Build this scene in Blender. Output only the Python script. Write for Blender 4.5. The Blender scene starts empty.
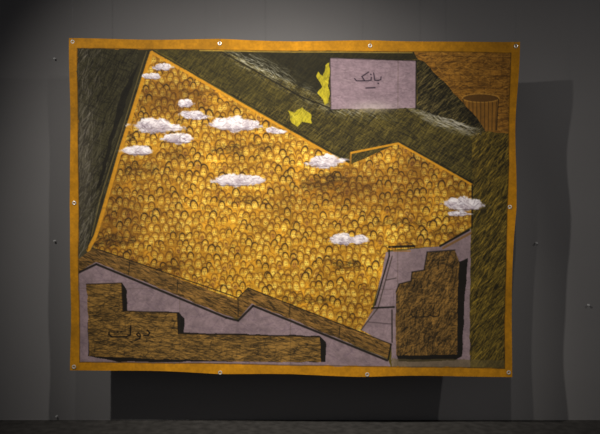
import bpy, math, random
import numpy as np
random.seed(7); rng=np.random.default_rng(7)
S=0.00716; CAMZ=1.454; D=5.0; OFF=0.35
def world(px,py,off=0.0):
    f=S*(D-off)/D
    return ((px-300)*f, -off, CAMZ+(217-py)*f)

# ------------------------------------------------------------------ painted picture (computed pigment map)
K=2.4; X0,Y0,X1,Y1=62,30,526,384
W=int((X1-X0)*K); H=int((Y1-Y0)*K)
jj,ii=np.meshgrid(np.arange(W),np.arange(H))
PX=(X0+jj/K).astype(np.float32); PY=(Y0+ii/K).astype(np.float32)
def vnoise(seed,cx,cy=None):
    cy=cy or cx
    r=np.random.default_rng(seed)
    g=r.random((int((Y1-Y0)/cy)+3,int((X1-X0)/cx)+3))
    gx=(PX-X0)/cx; gy=(PY-Y0)/cy
    x=np.floor(gx).astype(int); y=np.floor(gy).astype(int)
    fx=gx-x; fy=gy-y; fx=fx*fx*(3-2*fx); fy=fy*fy*(3-2*fy)
    return (g[y,x]*(1-fx)+g[y,x+1]*fx)*(1-fy)+(g[y+1,x]*(1-fx)+g[y+1,x+1]*fx)*fy
NX=vnoise(1,7)-.5; NY=vnoise(2,7)-.5
N1=vnoise(3,22); N2=vnoise(4,5); N3=vnoise(5,1.6); N4=vnoise(6,60)
def c(*a): return np.array(a,dtype=np.float32)/255.
IMG=np.ones((H,W,3),np.float32)*c(88,80,32)
def pmask(poly,wob=1.4):
    x=PX+NX*wob; y=PY+NY*wob
    m=np.zeros(PX.shape,bool); n=len(poly)
    for a in range(n):
        x1,y1=poly[a]; x2,y2=poly[(a+1)%n]
        if y1==y2: continue
        cond=((y1>y)!=(y2>y))&(x<(x2-x1)*(y-y1)/(y2-y1)+x1)
        m^=cond
    return m
def blend(mask,col,alpha=1.0):
    a=(mask.astype(np.float32)*alpha)[...,None]
    IMG[:]=IMG*(1-a)+col*a
def fill(poly,col,alpha=1.,wob=1.4,var=.12):
    m=pmask(poly,wob)
    cc=np.clip(col[None,None,:]*(1+var*((N2-.5)*1.4+(N1-.5)*1.2))[...,None],0,1)
    a=(m.astype(np.float32)*alpha)[...,None]
    IMG[:]=IMG*(1-a)+cc*a
    return m
def seg(p,q,w,col,alpha=1.,mask=None):
    x1,y1=p;x2,y2=q; pad=w+1
    a=max(0,int((min(x1,x2)-pad-X0)*K)); b=min(W,int((max(x1,x2)+pad-X0)*K)+2)
    e=max(0,int((min(y1,y2)-pad-Y0)*K)); f=min(H,int((max(y1,y2)+pad-Y0)*K)+2)
    if b<=a or f<=e: return
    x=PX[e:f,a:b]; y=PY[e:f,a:b]
    dx,dy=x2-x1,y2-y1; L=dx*dx+dy*dy+1e-6
    t=np.clip(((x-x1)*dx+(y-y1)*dy)/L,0,1)
    d=np.hypot(x-x1-t*dx,y-y1-t*dy)
    al=np.clip((w/2-d)/.5+.5,0,1)*alpha
    if mask is not None: al=al*mask[e:f,a:b]
    IMG[e:f,a:b]=IMG[e:f,a:b]*(1-al[...,None])+col*al[...,None]
def line(pts,w,col,alpha=1.,mask=None):
    for a in range(len(pts)-1): seg(pts[a],pts[a+1],w,col,alpha,mask)
def hatch(mask,n,ln,ang,jit,col,alpha=.5,w=.8,weight=None):
    idx=np.flatnonzero(mask)
    if len(idx)==0: return
    pick=rng.choice(idx,n)
    for p in pick:
        x=PX.flat[p]; y=PY.flat[p]
        a=math.radians(ang+rng.normal()*jit); l=ln*rng.uniform(.4,1.3)/2
        al=alpha*rng.uniform(.4,1.)
        if weight is not None: al*=weight(x,y)
        if al<.03: continue
        seg((x-math.cos(a)*l,y-math.sin(a)*l),(x+math.cos(a)*l,y+math.sin(a)*l),w*rng.uniform(.6,1.4),col,al,mask)
def gauss(x,y,cx,cy,sx,sy,rot=0):
    r=math.radians(rot); u=(x-cx)*math.cos(r)+(y-cy)*math.sin(r); v=-(x-cx)*math.sin(r)+(y-cy)*math.cos(r)
    return np.exp(-(u/sx)**2-(v/sy)**2)

BLK=c(16,13,8); OCH=c(190,130,14); LIL=c(138,118,122); BRN=c(120,88,40)
INNER=[(78,49),(511,53),(504,368),(80,362)]
# green ground --------------------------------------------------
g=fill([(60,30),(530,30),(530,390),(60,390)],c(90,78,26))
left=pmask([(70,45),(152,50),(93,247),(70,270)])
blend(left,c(56,53,34),.9)
hatch(left,900,12,-62,10,BLK,.6,.7)
hatch(left,500,10,25,12,BLK,.5,.6)
blend(left*gauss(PX,PY,82,170,13,95),c(112,104,96),.4)
hatch(left,800,10,-70,16,c(140,132,118),.45,.55,lambda x,y:.25+math.exp(-((x-86)/12)**2)*1.1)
fill([(140,50),(150,50),(104,190),(94,242),(90,240)],c(46,42,24),.8)
fill([(122,92),(140,62),(112,145),(101,185),(96,192)],BLK,.75)
line([(147,52),(100,200),(92,236)],1.0,c(150,130,70),.5)
top=pmask([(152,48),(420,48),(462,95),(512,135),(512,372),(392,372),(472,226),(472,186),(398,143),(350,165)])
hatch(top,3600,12,-42,12,BLK,.5,.7)
hatch(top,2200,11,38,12,BLK,.4,.6)
hatch(top,2400,10,-45,16,c(164,138,46),.42,.6)
up=pmask([(152,48),(330,56),(330,108),(420,108),(470,135),(480,190),(398,143),(350,165)])
blend(up,c(38,35,16),.4)
hatch(up,1300,11,30,10,BLK,.5,.7)
hatch(up,1800,10,-50,10,c(136,118,52),.38,.55)
fill([(222,50),(420,52),(420,60),(330,60),(330,100),(300,86)],c(30,28,16),.75)
hatch(up,2200,9,28,12,c(208,206,188),.55,.6,lambda x,y: gauss(x,y,262,68,46,8,27)+.6*gauss(x,y,345,110,40,7,10))
fill([(156,50),(215,50),(292,100),(286,112),(230,90)],c(60,54,20),.35)
line([(218,50),(300,96),(330,108)],1.4,BLK,.7)
line([(340,150),(380,112)],.9,BLK,.5)
# yellow patches
def patch(poly):
    m=pmask(poly,2.5)
    blend(m,c(204,186,36),.85)
    hatch(m,30,8,-60,20,c(110,104,24),.55,.6)
    hatch(m,14,8,60,20,c(236,216,70),.5,.6)
patch([(319,71),(323,76),(327,64),(330,62),(329,103),(325,106),(318,92),(322,86),(316,76)])
patch([(288,110),(294,112),(302,107),(311,115),(313,123),(303,121),(298,127),(291,120)])
# right green wall
right=pmask([(472,128),(512,132),(512,372),(458,372),(472,300)])
blend(right,c(98,82,28),.5)
hatch(right,1500,14,-52,10,c(22,18,8),.5,.8)
hatch(right,700,12,40,10,c(22,18,8),.35,.6)
hatch(right,1300,10,-52,12,c(184,150,50),.45,.6)
# upper right masonry
mas=fill([(412,50),(516,50),(516,134),(486,131),(474,128),(440,84),(418,62)],c(156,106,34),1)
for r in range(14):
    y=56+r*6.2
    line([(415,y),(516,y+1.5)],.8,c(80,50,16),.6,mas)
    for q in range(9):
        x=418+q*12+(r%2)*6+rng.uniform(-1,1); seg((x,y),(x+.5,y+6),.8,c(80,50,16),.55,mas)
hatch(mas,900,9,-8,22,c(74,48,16),.5,.7)
hatch(mas,700,8,0,30,c(214,154,60),.45,.6)
# barrel
fill([(463,99),(499,99),(497,130),(484,132),(466,129)],c(144,98,34))
m=(((PX-481)/18.5)**2+((PY-98)/4.2)**2)<1; blend(m,c(92,62,24),.9)
a=np.linspace(0,2*math.pi,30)
line([(481+18.5*math.cos(t),98+4.2*math.sin(t)) for t in a],.9,c(206,150,62),.7)
for x in range(465,499,4): seg((x,102),(x+(481-x)*.06,130),.8,c(50,34,12),.7)
line([(463,99),(466,129)],1,BLK,.7); line([(499,99),(497,130)],1,BLK,.7)
# side of lilac block (dark) + light streaks
sd=fill([(417,60),(424,62),(478,118),(486,132),(470,134),(417,109)],c(44,40,18),1)
hatch(sd,500,10,38,10,BLK,.6,.8)
hatch(sd,320,9,-45,12,c(156,136,76),.45,.6)
strk=pmask([(400,104),(480,128),(484,150),(430,125)])
hatch(strk,420,9,20,14,c(204,198,180),.6,.6,lambda x,y: gauss(x,y,448,121,32,7,17))
# lilac block
lb=fill([(330,58),(416,61),(416,108),(331,109)],c(144,122,130),1,1.0,.08)
hatch(lb,260,10,5,20,c(108,90,98),.4,.6)
hatch(lb,160,9,-10,30,c(176,154,158),.35,.6)
blend(gauss(PX,PY,372,107,22,5)*.8,c(190,176,170),.8*1.)
line([(330,58),(416,61)],1.1,BLK,.6); line([(416,61),(416,109)],1.4,BLK,.7); line([(330,58),(331,109)],1,BLK,.5)
# handwriting on the lilac block (bank, in Persian script)
ink=c(36,26,40)
line([(381,77),(380.8,79.6),(378,80.6),(374.8,80.4),(373.6,73)],1.1,ink,.95); seg((378,83.2),(378.5,83.5),1.3,ink)
line([(371.4,77.4),(371,80.2),(368,80.8),(364.5,80.8),(356.5,80.8),(354.6,78.6)],1.1,ink,.95); seg((370.6,74.4),(371,74.6),1.3,ink)
line([(364.8,80.8),(361.8,76.6),(368.5,72.2)],1.1,ink,.95)
line([(366,88),(375,87.6)],1.3,ink,.9)
# ------------------------------------------------------------------ crowd
CP=[(152,51),(350,165),(398,143),(472,185),(472,226),(440,246),(388,250),(372,308),(392,310),(391,345),(247,290),(238,306),(92,250)]
cm=fill(CP,c(186,132,32),1,1.0,.2)
ys=52; row=0
while ys<345:
    xs=88+(row%2)*3.4+rng.uniform(-3,3)
    while xs<474:
        cx=xs+rng.normal()*1.1; cy=ys+rng.normal()*1.9
        a0=int((cx-X0)*K); b0=int((cy-Y0)*K)
        if 8<a0<W-8 and 8<b0<H-12 and cm[b0,a0]:
            sc=rng.uniform(.78,1.15)
            w=3.4*sc; h=4.9*sc*rng.uniform(.9,1.1)
            sl=(slice(max(0,b0-17),b0+19),slice(max(0,a0-13),a0+14))
            x=PX[sl]-cx; y=PY[sl]-cy; x=x+y*rng.normal()*.12
            r=np.sqrt((x/w)**2+(y/h)**2)
            t=rng.uniform(0,1)
            face=c(206,160,48)*(1-t)+c(244,206,88)*t
            hood=c(92,58,16)*(1-t)+c(140,92,24)*t
            if rng.random()<.22: hood=c(44,28,12)
            if rng.random()<.08: face=c(156,106,42)
            mk=cm[sl]
            up_=np.clip((2.0-y)/2.,0,1)
            fl=(np.clip((1.0-r)/.2,0,1)*(y<3.5)*mk)[...,None]*.8
            mid=c(178,126,34)*(1-t)+c(212,162,54)*t
            IMG[sl]=IMG[sl]*(1-fl)+mid*fl
            al=(np.exp(-((r-.93)/.17)**2)*up_*mk)[...,None]*.95
            IMG[sl]=IMG[sl]*(1-al)+hood*al
            rf=np.sqrt((x/(w*.62))**2+((y-1.0)/(h*.58))**2)
            al=(np.clip((1.05-rf)/.25,0,1)*mk)[...,None]*.92
            IMG[sl]=IMG[sl]*(1-al)+face*al
            dk=c(66,38,14)
            for ex in (-.95*sc,.95*sc):
                al=(np.exp(-(((x-ex)/.55)**2+((y-.1)/.45)**2))*mk)[...,None]*.9
                IMG[sl]=IMG[sl]*(1-al)+dk*al
            al=(np.exp(-((x/.75)**2+((y-2.5*sc)/.4)**2))*mk)[...,None]*.75
            IMG[sl]=IMG[sl]*(1-al)+c(104,48,18)*al
            # shoulders
            al=(np.exp(-((np.abs(y-4.2*sc-np.abs(x)*.35))/.6)**2)*(np.abs(x)<3.6)*mk)[...,None]*.4
            IMG[sl]=IMG[sl]*(1-al)+c(110,66,18)*al
        xs+=6.9
    ys+=7.1; row+=1
hatch(cm,3000,3.5,-70,50,c(78,48,12),.5,.6)
hatch(cm,1700,3.5,60,50,c(250,218,110),.45,.6)
tone=1-.30*gauss(PX,PY,120,215,36,40)-.28*gauss(PX,PY,175,100,45,22)-.3*gauss(PX,PY,345,190,60,20)-.2*gauss(PX,PY,420,180,50,30)-.2*gauss(PX,PY,150,265,70,14)
tone=tone*(1.05+.26*(N1-.5)+.12*(N4-.5))
IMG[:]=np.where(cm[...,None],IMG*np.stack([tone**.85,tone,tone**1.1],-1),IMG)
# brown shade patches belonging to the painted clouds
def smudge(cx,cy,w,h,al):
    m=(1.3-(((PX-cx)/(w/2))**2+((PY-cy)/(h/2))**2+(N2-.5)*1.8)).clip(0,1)*cm
    blend(m,c(70,44,14),al*.45)
    hatch(m>.2,int(w*h/7),6,-5,35,c(34,22,8),al*.85,.6)
for s in [(140,168,34,14,.5),(228,150,34,12,.5),(258,146,30,10,.4),(240,200,40,10,.4),(322,186,40,12,.6),(348,266,40,11,.65),(176,155,30,10,.4),(112,240,44,12,.8),(160,268,60,7,.5),(300,300,70,8,.45),(400,222,40,10,.4),(446,232,30,10,.4),(200,92,30,8,.4),(340,178,50,9,.6),(126,136,16,16,.5)]: smudge(*s)
# orange outline
line([(89,250),(96,236),(122,146),(152,53)],3.6,c(206,144,30),.95)
line([(152,53),(350,165.5),(350,165)],2.4,c(206,144,30),.95)
line([(350,165),(350.5,153),(398,143.5),(472,185)],2.,c(206,144,30),.95)
line([(152,50),(350,162)],.9,BLK,.6); line([(400,142),(473,183)],.9,BLK,.6)
line([(472,185),(472,228)],1.5,BLK,.9); line([(88,250),(96,205),(122,128)],1.0,BLK,.6)
line([(350,166),(350,152)],1,BLK,.7)
# ------------------------------------------------------------------ lilac lower right
lr=fill([(386,252),(440,246),(471,229),(470,372),(392,372),(391,345),(361,330),(374,308)],LIL,1,1.,.1)
hatch(lr,400,10,10,50,c(106,88,98),.4,.7)
line([(389,247),(414,246)],2.4,BLK,.9); line([(389,250),(389,256),(375,305)],1.6,BLK,.8)
line([(440,246),(469,230)],2.2,BLK,.9); line([(443,248),(471,233)],2.4,c(120,84,40),.8)
line([(392,256),(378,308),(361,330)],1.2,c(60,50,44),.8)
line([(372,308),(394,307)],1.8,BLK,.85); line([(391,247),(394,251),(410,251)],1.4,c(150,104,44),.8)
line([(386,280),(396,278)],1.2,BLK,.5); line([(368,322),(392,324)],1,c(80,66,70),.8)
line([(392,310),(392,342)],1.3,BLK,.8)
fill([(458,262),(468,258),(462,357),(455,361),(398,361),(396,354),(457,354)],BLK,.95)
bk=fill([(396,292),(399,284),(411,281),(412,272),(424,270),(427,252),(455,250),(459,262),(457,355),(396,355)],BRN,1,1.2,.2)
hatch(bk,900,10,-60,22,BLK,.5,.75); hatch(bk,500,9,20,20,BLK,.35,.6); hatch(bk,560,8,-50,30,c(176,132,64),.45,.6)
line([(396,292),(399,284),(411,281),(412,272),(424,270),(427,252),(455,250)],1.3,BLK,.7)
line([(440,311),(439,316),(434,317),(430,315),(428,317),(424,317),(423,309)],1.2,BLK,.75)
line([(423,317),(413,317),(411,314)],1.2,BLK,.75); seg((416,313),(417,313),1.1,BLK,.7)
# ------------------------------------------------------------------ bottom lilac field
bf=fill([(72,266),(97,262),(237,320),(252,303),(388,359),(392,372),(392,380),(70,380)],LIL,1,1.,.1)
hatch(bf,800,12,12,40,c(104,86,100),.38,.7); hatch(bf,420,10,0,40,c(166,144,146),.3,.7)
wallp=fill([(76,262),(93,248),(104,251),(236,300),(248,288),(391,344),(388,358),(252,304),(238,319),(226,316),(97,262),(79,272)],c(122,90,42),1,1.2,.2)
hatch(wallp,850,8,22,14,BLK,.48,.7); hatch(wallp,500,7,22,16,c(182,132,66),.5,.6)
line([(76,274),(97,264),(226,318),(238,321),(253,306),(387,360)],2.2,BLK,.85)
line([(93,248),(104,251),(238,298),(248,288),(391,344)],1.1,BLK,.75)
line([(238,300),(238,317)],1,BLK,.6); line([(391,344),(388,359)],1.6,BLK,.9)
for x,y in [(130,262),(178,280),(290,305),(340,326)]: seg((x,y),(x-1,y+12),.9,BLK,.7)
sh=[(123,283),(127,291),(127,311),(178,312),(184,319),(184,333),(320,336),(326,342),(326,362),(120,362),(88,356),(88,284)]
fill(sh,BLK,.95)
bb=fill([(87,284),(122,283),(123,311),(177,313),(178,334),(320,337),(321,362),(240,362),(89,356)],c(134,100,46),1,1.2,.22)
hatch(bb,1500,12,4,14,BLK,.44,.75); hatch(bb,1000,10,3,16,c(186,140,66),.45,.6); hatch(bb,300,6,-60,30,BLK,.4,.7)
line([(87,284),(122,283),(123,311),(177,313),(178,334),(320,337)],1.1,c(30,20,10),.8)
line([(125,312),(125,332),(89,332)],.9,BLK,.3)
# handwriting (dolat, in Persian script, read from the right)
ink=c(8,6,5)
line([(147,330),(149.5,333),(148,335.6),(143.5,335.6)],1.4,ink,1)
line([(140,334.5),(138,333),(136.4,334.4),(138,336.4),(140.4,336),(139.2,339),(135,340.6)],1.3,ink,1)
line([(130.5,326),(130,335.4),(126,336.8),(112,337),(108.6,334.6),(109,332.4)],1.4,ink,1); seg((117,332),(117.6,332.2),1.4,ink); seg((120.6,331.8),(121.2,332),1.4,ink)
# bottom right strip
fill([(392,358),(470,360),(505,360),(505,372),(392,372)],c(104,90,54),.6)
line([(78,364),(392,371),(470,368)],1.,BLK,.35)
# ------------------------------------------------------------------ clouds
def cloud(cx,cy,w,h,tilt=0):
    r=math.radians(tilt); u=(PX-cx)*math.cos(r)+(PY-cy)*math.sin(r); v=-(PX-cx)*math.sin(r)+(PY-cy)*math.cos(r)
    val=np.full(PX.shape,9.,np.float32)
    base=np.abs(u/(w/2))**1.5+(v/(h*.28))**2
    val=np.minimum(val,base)
    for _ in range(6):
        q=rng.uniform(-.5,.5); hh=h*(.5-.3*abs(q))*rng.uniform(.8,1.15); ww=w*rng.uniform(.15,.26)
        val=np.minimum(val,((u-q*w*.5)/ww)**2+((v+h*.06)/hh)**2)
    val=val+(N2-.5)*.5+(N3-.5)*.45
    m=np.clip((1.-val)/.35,0,1)
    t=np.clip((v/h+.36)+(N2-.5)*.8,0,1)[...,None]
    col=c(246,238,242)*(1-t)+c(150,134,148)*t
    a=m[...,None]*.96
    IMG[:]=IMG*(1-a)+col*a
    seg((cx-w*.36,cy+h*.3),(cx+w*.38,cy+h*.3),.7,c(70,50,50),.55)
    hatch(m>.5,int(w*.9),5,10,30,c(255,252,255),.65,.6)
    hatch(m>.5,int(w*.8),5,0,35,c(100,84,100),.5,.55)
for q in [(158,127,62,17,3),(152,77,21,8),(163,68,25,9),(186,104,20,10),(196,116,38,11,5),(136,151,36,12),(179,139,38,12),(235,125,66,16,2),(276,131,22,9,5),(239,181,60,15),(325,162,52,14,-5),(349,240,46,15),(465,205,52,15,3),(460,214,26,6)]: cloud(*q)
# border cloth
inn=pmask(INNER,1.6)
bc=np.clip(OCH[None,None]*(1+.16*(N1-.5)+.12*(N2-.5)+.2*(N4-.5))[...,None],0,1)
IMG[:]=np.where(inn[...,None],IMG,bc)
line([(78,49),(511,53),(504,368),(80,362),(78,49)],1.0,c(70,48,10),.6)
line([(200,51),(412,53)],1.0,c(206,170,70),.7)
for x in (180,291,398): line([(x,50),(x-.6,364)],.8,c(60,48,30),.28)
for y in (128,208,288): line([(80,y),(508,y+2)],.8,c(60,48,30),.2)
IMG*= (1+.12*(N3-.5))[...,None]
IMG=np.clip(IMG,0,1)
LIN=np.where(IMG<=.04045,IMG/12.92,((IMG+.055)/1.055)**2.4).astype(np.float32)

# ------------------------------------------------------------------ materials
def new_mat(name,rough=.8):
    m=bpy.data.materials.new(name); m.use_nodes=True
    b=m.node_tree.nodes['Principled BSDF']; b.inputs['Roughness'].default_value=rough
    b.inputs['Specular IOR Level'].default_value=.2
    return m,m.node_tree,b
def bump(nt,b,scale,strength,dist=.002,detail=4):
    tc=nt.nodes.new('ShaderNodeTexCoord'); n=nt.nodes.new('ShaderNodeTexNoise'); n.inputs['Scale'].default_value=scale; n.inputs['Detail'].default_value=detail
    bp=nt.nodes.new('ShaderNodeBump'); bp.inputs['Strength'].default_value=strength; bp.inputs['Distance'].default_value=dist
    nt.links.new(tc.outputs['Object'],n.inputs['Vector']); nt.links.new(n.outputs['Fac'],bp.inputs['Height']); nt.links.new(bp.outputs['Normal'],b.inputs['Normal'])
    return tc,n
def pigment(name,gain):
    m,nt,b=new_mat(name,.75)
    at=nt.nodes.new('ShaderNodeAttribute'); at.attribute_name='pigment'
    tc,n=bump(nt,b,220,.25,.001)
    mx=nt.nodes.new('ShaderNodeMix'); mx.data_type='RGBA'; mx.blend_type='MULTIPLY'; mx.inputs[0].default_value=1
    rp=nt.nodes.new('ShaderNodeMapRange'); rp.inputs['To Min'].default_value=gain*.85; rp.inputs['To Max'].default_value=gain*1.15
    nt.links.new(n.outputs['Fac'],rp.inputs['Value'])
    nt.links.new(at.outputs['Color'],mx.inputs[6]); nt.links.new(rp.outputs['Result'],mx.inputs[7])
    nt.links.new(mx.outputs[2],b.inputs['Base Color'])
    return m
mat_pic=pigment('painted_cloth',.85); mat_bord=pigment('ochre_border_cloth',.8)
def noisy(name,c1,c2,scale,rough,bs=.1,mapscale=None):
    m,nt,b=new_mat(name,rough); tc,n=bump(nt,b,scale,bs)
    r=nt.nodes.new('ShaderNodeValToRGB'); r.color_ramp.elements[0].color=(*c1,1); r.color_ramp.elements[1].color=(*c2,1)
    r.color_ramp.elements[0].position=.3; r.color_ramp.elements[1].position=.7
    nt.links.new(n.outputs['Fac'],r.inputs['Fac']); nt.links.new(r.outputs['Color'],b.inputs['Base Color'])
    return m,b
mat_wall,_=noisy('grey_wall_paint',(.172,.167,.167),(.186,.181,.181),1.2,.85)
mat_floor,_=noisy('dark_floor',(.03,.028,.026),(.06,.056,.052),16,.6)
mat_ceil,_=noisy('dark_ceiling',(.03,.03,.03),(.04,.04,.04),3,.9)
mat_metal,bm_=noisy('brass_eyelet',(.55,.52,.45),(.7,.67,.6),40,.35); bm_.inputs['Metallic'].default_value=.5
mat_wire,_=noisy('wire',(.10,.10,.10),(.14,.14,.14),40,.5)
mat_pin,_=noisy('pin_metal',(.4,.4,.4),(.5,.5,.5),40,.4)

col=bpy.context.scene.collection
def link(name,me,mat=None,parent=None,**kw):
    o=bpy.data.objects.new(name,me); col.objects.link(o)
    if mat: me.materials.append(mat)
    if parent: o.parent=parent
    for k,v in kw.items(): o[k]=v
    return o
def box(name,lo,hi,mat,**kw):
    me=bpy.data.meshes.new(name)
    v=[(x,y,z) for x in (lo[0],hi[0]) for y in (lo[1],hi[1]) for z in (lo[2],hi[2])]
    f=[(0,1,3,2),(4,6,7,5),(0,4,5,1),(2,3,7,6),(0,2,6,4),(1,5,7,3)]
    me.from_pydata(v,[],f); return link(name,me,mat,**kw)
CEIL=4.7
box('wall_back',(-6,0,0),(6,.15,CEIL),mat_wall,kind='structure')
box('floor',(-6,-7,-.1),(6,.15,0),mat_floor,kind='structure')
box('ceiling',(-6,-7,CEIL),(6,.15,CEIL+.1),mat_ceil,kind='structure')

# ------------------------------------------------------------------ cloth mesh
TL,TR,BR,BL=(69,38),(520.5,41.5),(512,377),(70.5,370)
NU,NV=960,715
u,v=np.meshgrid(np.linspace(0,1,NU),np.linspace(0,1,NV))
qx=(TL[0]*(1-u)+TR[0]*u)*(1-v)+(BL[0]*(1-u)+BR[0]*u)*v
qy=(TL[1]*(1-u)+TR[1]*u)*(1-v)+(BL[1]*(1-u)+BR[1]*u)*v
qy=qy+ (1-v)**6*1.3*np.abs(np.sin(u*math.pi*3)) + v**6*(1.8*np.sin(u*math.pi)-1.*np.abs(np.sin(u*math.pi*3)))+ v**8*.5*np.sin(u*23)
qx=qx+ (1-u)**6*1.3*np.abs(np.sin(v*math.pi*2)) - u**6*1.9*np.abs(np.sin(v*math.pi*2))+u**8*.5*np.sin(v*17)
def depth(u,v):
    edge=(2*np.abs(u-.5))**4+(2*np.abs(v-.5))**4
    return OFF+.008*np.sin(u*9.4+v*2)+.006*np.sin(v*11+u*3)+.005*np.sin(u*24+v*3)*edge+.005*np.sin(v*21)*edge-.005*np.exp(-((u-.5)/.01)**2)
dep=depth(u,v)
f=S*(D-OFF)/D
VX=(qx-300)*f; VY=-dep; VZ=CAMZ+(217-qy)*f
co=np.stack([VX,VY,VZ],-1).reshape(-1,3).astype(np.float32)
gx=np.clip((qx-X0)*K,0,W-1.01); gy=np.clip((qy-Y0)*K,0,H-1.01)
x=gx.astype(int); y=gy.astype(int); fx=(gx-x)[...,None]; fy=(gy-y)[...,None]
cv=(LIN[y,x]*(1-fx)+LIN[y,x+1]*fx)*(1-fy)+(LIN[y+1,x]*(1-fx)+LIN[y+1,x+1]*fx)*fy
cv=cv.reshape(-1,3)
idx=np.arange(NU*NV).reshape(NV,NU)
quads=np.stack([idx[:-1,:-1],idx[1:,:-1],idx[1:,1:],idx[:-1,1:]],-1)
bu0,bu1,bv0,bv1=int(.018*NU),int(.981*NU),int(.031*NV),int(.974*NV)
inner=np.zeros((NV-1,NU-1),bool); inner[bv0:bv1,bu0:bu1]=True
def make(name,sel,mat,parent,**kw):
    q=quads[sel]; used,inv=np.unique(q,return_inverse=True); inv=inv.reshape(-1)
    me=bpy.data.meshes.new(name); me.vertices.add(len(used)); me.vertices.foreach_set('co',co[used].ravel())
    n=len(q); me.loops.add(n*4); me.polygons.add(n)
    me.loops.foreach_set('vertex_index',inv.astype(np.int32))
    me.polygons.foreach_set('loop_start',np.arange(0,n*4,4,dtype=np.int32))
    me.update(calc_edges=True); me.polygons.foreach_set('use_smooth',np.ones(n,bool))
    a=me.attributes.new('pigment','FLOAT_COLOR','POINT')
    cc=np.ones((len(used),4),np.float32); cc[:,:3]=cv[used]; a.data.foreach_set('color',cc.ravel())
    me.validate()
    return link(name,me,mat,parent,**kw)
root=bpy.data.objects.new('hanging_painting',None); col.objects.link(root)
root['label']="large unstretched cloth painting of a walled crowd under clouds, ochre border"
root['category']="painting"
make('painted_cloth',inner,mat_pic,root,label="painted cloth with yellow crowd, white clouds and brown walls")
make('border',~inner,mat_bord,root,label="ochre yellow cloth border")

def tube(name,pts,r,mat,parent,**kw):
    cu=bpy.data.curves.new(name,'CURVE'); cu.dimensions='3D'; cu.bevel_depth=r; cu.bevel_resolution=2
    sp=cu.splines.new('POLY'); sp.points.add(len(pts)-1)
    for p,q in zip(sp.points,pts): p.co=(*q,1)
    o=bpy.data.objects.new(name,cu); col.objects.link(o)
    dg=bpy.context.evaluated_depsgraph_get(); me=bpy.data.meshes.new_from_object(o.evaluated_get(dg)); bpy.data.objects.remove(o)
    me.name=name; me.materials.clear()
    return link(name,me,mat,parent,**kw)
def torus_me(name,R,r,n=20,k=8):
    v=[];fc=[]
    for i in range(n):
        for j in range(k):
            a=2*math.pi*i/n;b=2*math.pi*j/k
            v.append(((R+r*math.cos(b))*math.cos(a),r*math.sin(b)*.7,(R+r*math.cos(b))*math.sin(a)))
            fc.append((i*k+j,((i+1)%n)*k+j,((i+1)%n)*k+(j+1)%k,i*k+(j+1)%k))
    me=bpy.data.meshes.new(name); me.from_pydata(v,[],fc); me.materials.append(mat_metal); return me
tm=torus_me('eyelet',.010,.0042)
eye=[(73,42),(220,44),(370,46),(516,46),(510,207),(508,372),(367,374),(220,373),(74.5,366.5),(74.5,203)]
for p in eye:
    o=bpy.data.objects.new('eyelet',tm); col.objects.link(o); o.parent=root
    uu=(p[0]-70)/446; vv=(p[1]-40)/333
    w=world(p[0],p[1],OFF); o.location=(w[0],-float(depth(np.array(uu),np.array(vv)))-.002,w[2])
    if p[1]<60:
        tube('hanging_wire',[(w[0],o.location[1]-.004,w[2]+.008),(w[0],o.location[1]-.002,w[2]+.04),(w[0],-OFF,CEIL)],.0007,mat_wire,root)
def pin(px,py,label):
    me=bpy.data.meshes.new('wall_pin'); n=14; prof=[(.012,0),(.012,-.004),(.005,-.006),(.005,-.02),(.010,-.022),(.011,-.027),(.007,-.031)]
    v=[];fc=[]
    for r,y in prof:
        for i in range(n): a=2*math.pi*i/n; v.append((r*math.cos(a),y,r*math.sin(a)))
    for a in range(len(prof)-1):
        for i in range(n): fc.append((a*n+i,a*n+(i+1)%n,(a+1)*n+(i+1)%n,(a+1)*n+i))
    fc.append(tuple(range(n))); fc.append(tuple((len(prof)-1)*n+i for i in range(n)))
    me.from_pydata(v,[],fc)
    o=link('wall_pin',me,mat_pin); w=world(px,py); o.location=(w[0],0,w[2]); o.scale=(.65,.65,.65)
    o['label']=label; o['category']="wall pin"; o['group']="pins on the gallery wall"
for p in [(55,241),(57,416),(55,59),(536,243),(588,305)]:
    pin(*p,"small metal pin fixed in the grey gallery wall")

# ------------------------------------------------------------------ light
import mathutils
def spot(name,loc,target,power,size,blend_,rad,colr):
    l=bpy.data.lights.new(name,'SPOT'); l.energy=power; l.spot_size=math.radians(size); l.spot_blend=blend_; l.shadow_soft_size=rad; l.color=colr
    o=bpy.data.objects.new(name,l); col.objects.link(o); o.location=loc
    d=mathutils.Vector(target)-mathutils.Vector(loc); o.rotation_euler=d.to_track_quat('-Z','Y').to_euler()
spot('spot_lamp',(-3.0,-3.5,4.35),(-.2,-.3,1.35),600,54,1,.05,(1,.95,.88))
spot('spot_lamp',(.6,-3.2,4.05),(-.15,-.3,1.45),300,58,1,.05,(1,.95,.88))
spot('spot_lamp',(-.8,-3.4,4.2),(-.1,-.3,1.4),470,44,1,.06,(1,.94,.85))
spot('spot_lamp',(5.0,-3.5,4.3),(.6,0,1.2),230,52,1,.05,(1,.95,.9))
w=bpy.data.worlds.new('world'); bpy.context.scene.world=w; w.use_nodes=True
w.node_tree.nodes['Background'].inputs[0].default_value=(.95,.95,1,1); w.node_tree.nodes['Background'].inputs[1].default_value=.11
bpy.context.scene.view_settings.view_transform='Standard'

cam=bpy.data.cameras.new('camera'); cam.sensor_width=36; cam.lens=36*(D/S)/600
co_=bpy.data.objects.new('camera',cam); col.objects.link(co_); co_.location=(0,-D,CAMZ); co_.rotation_euler=(math.pi/2,0,0)
bpy.context.scene.camera=co_
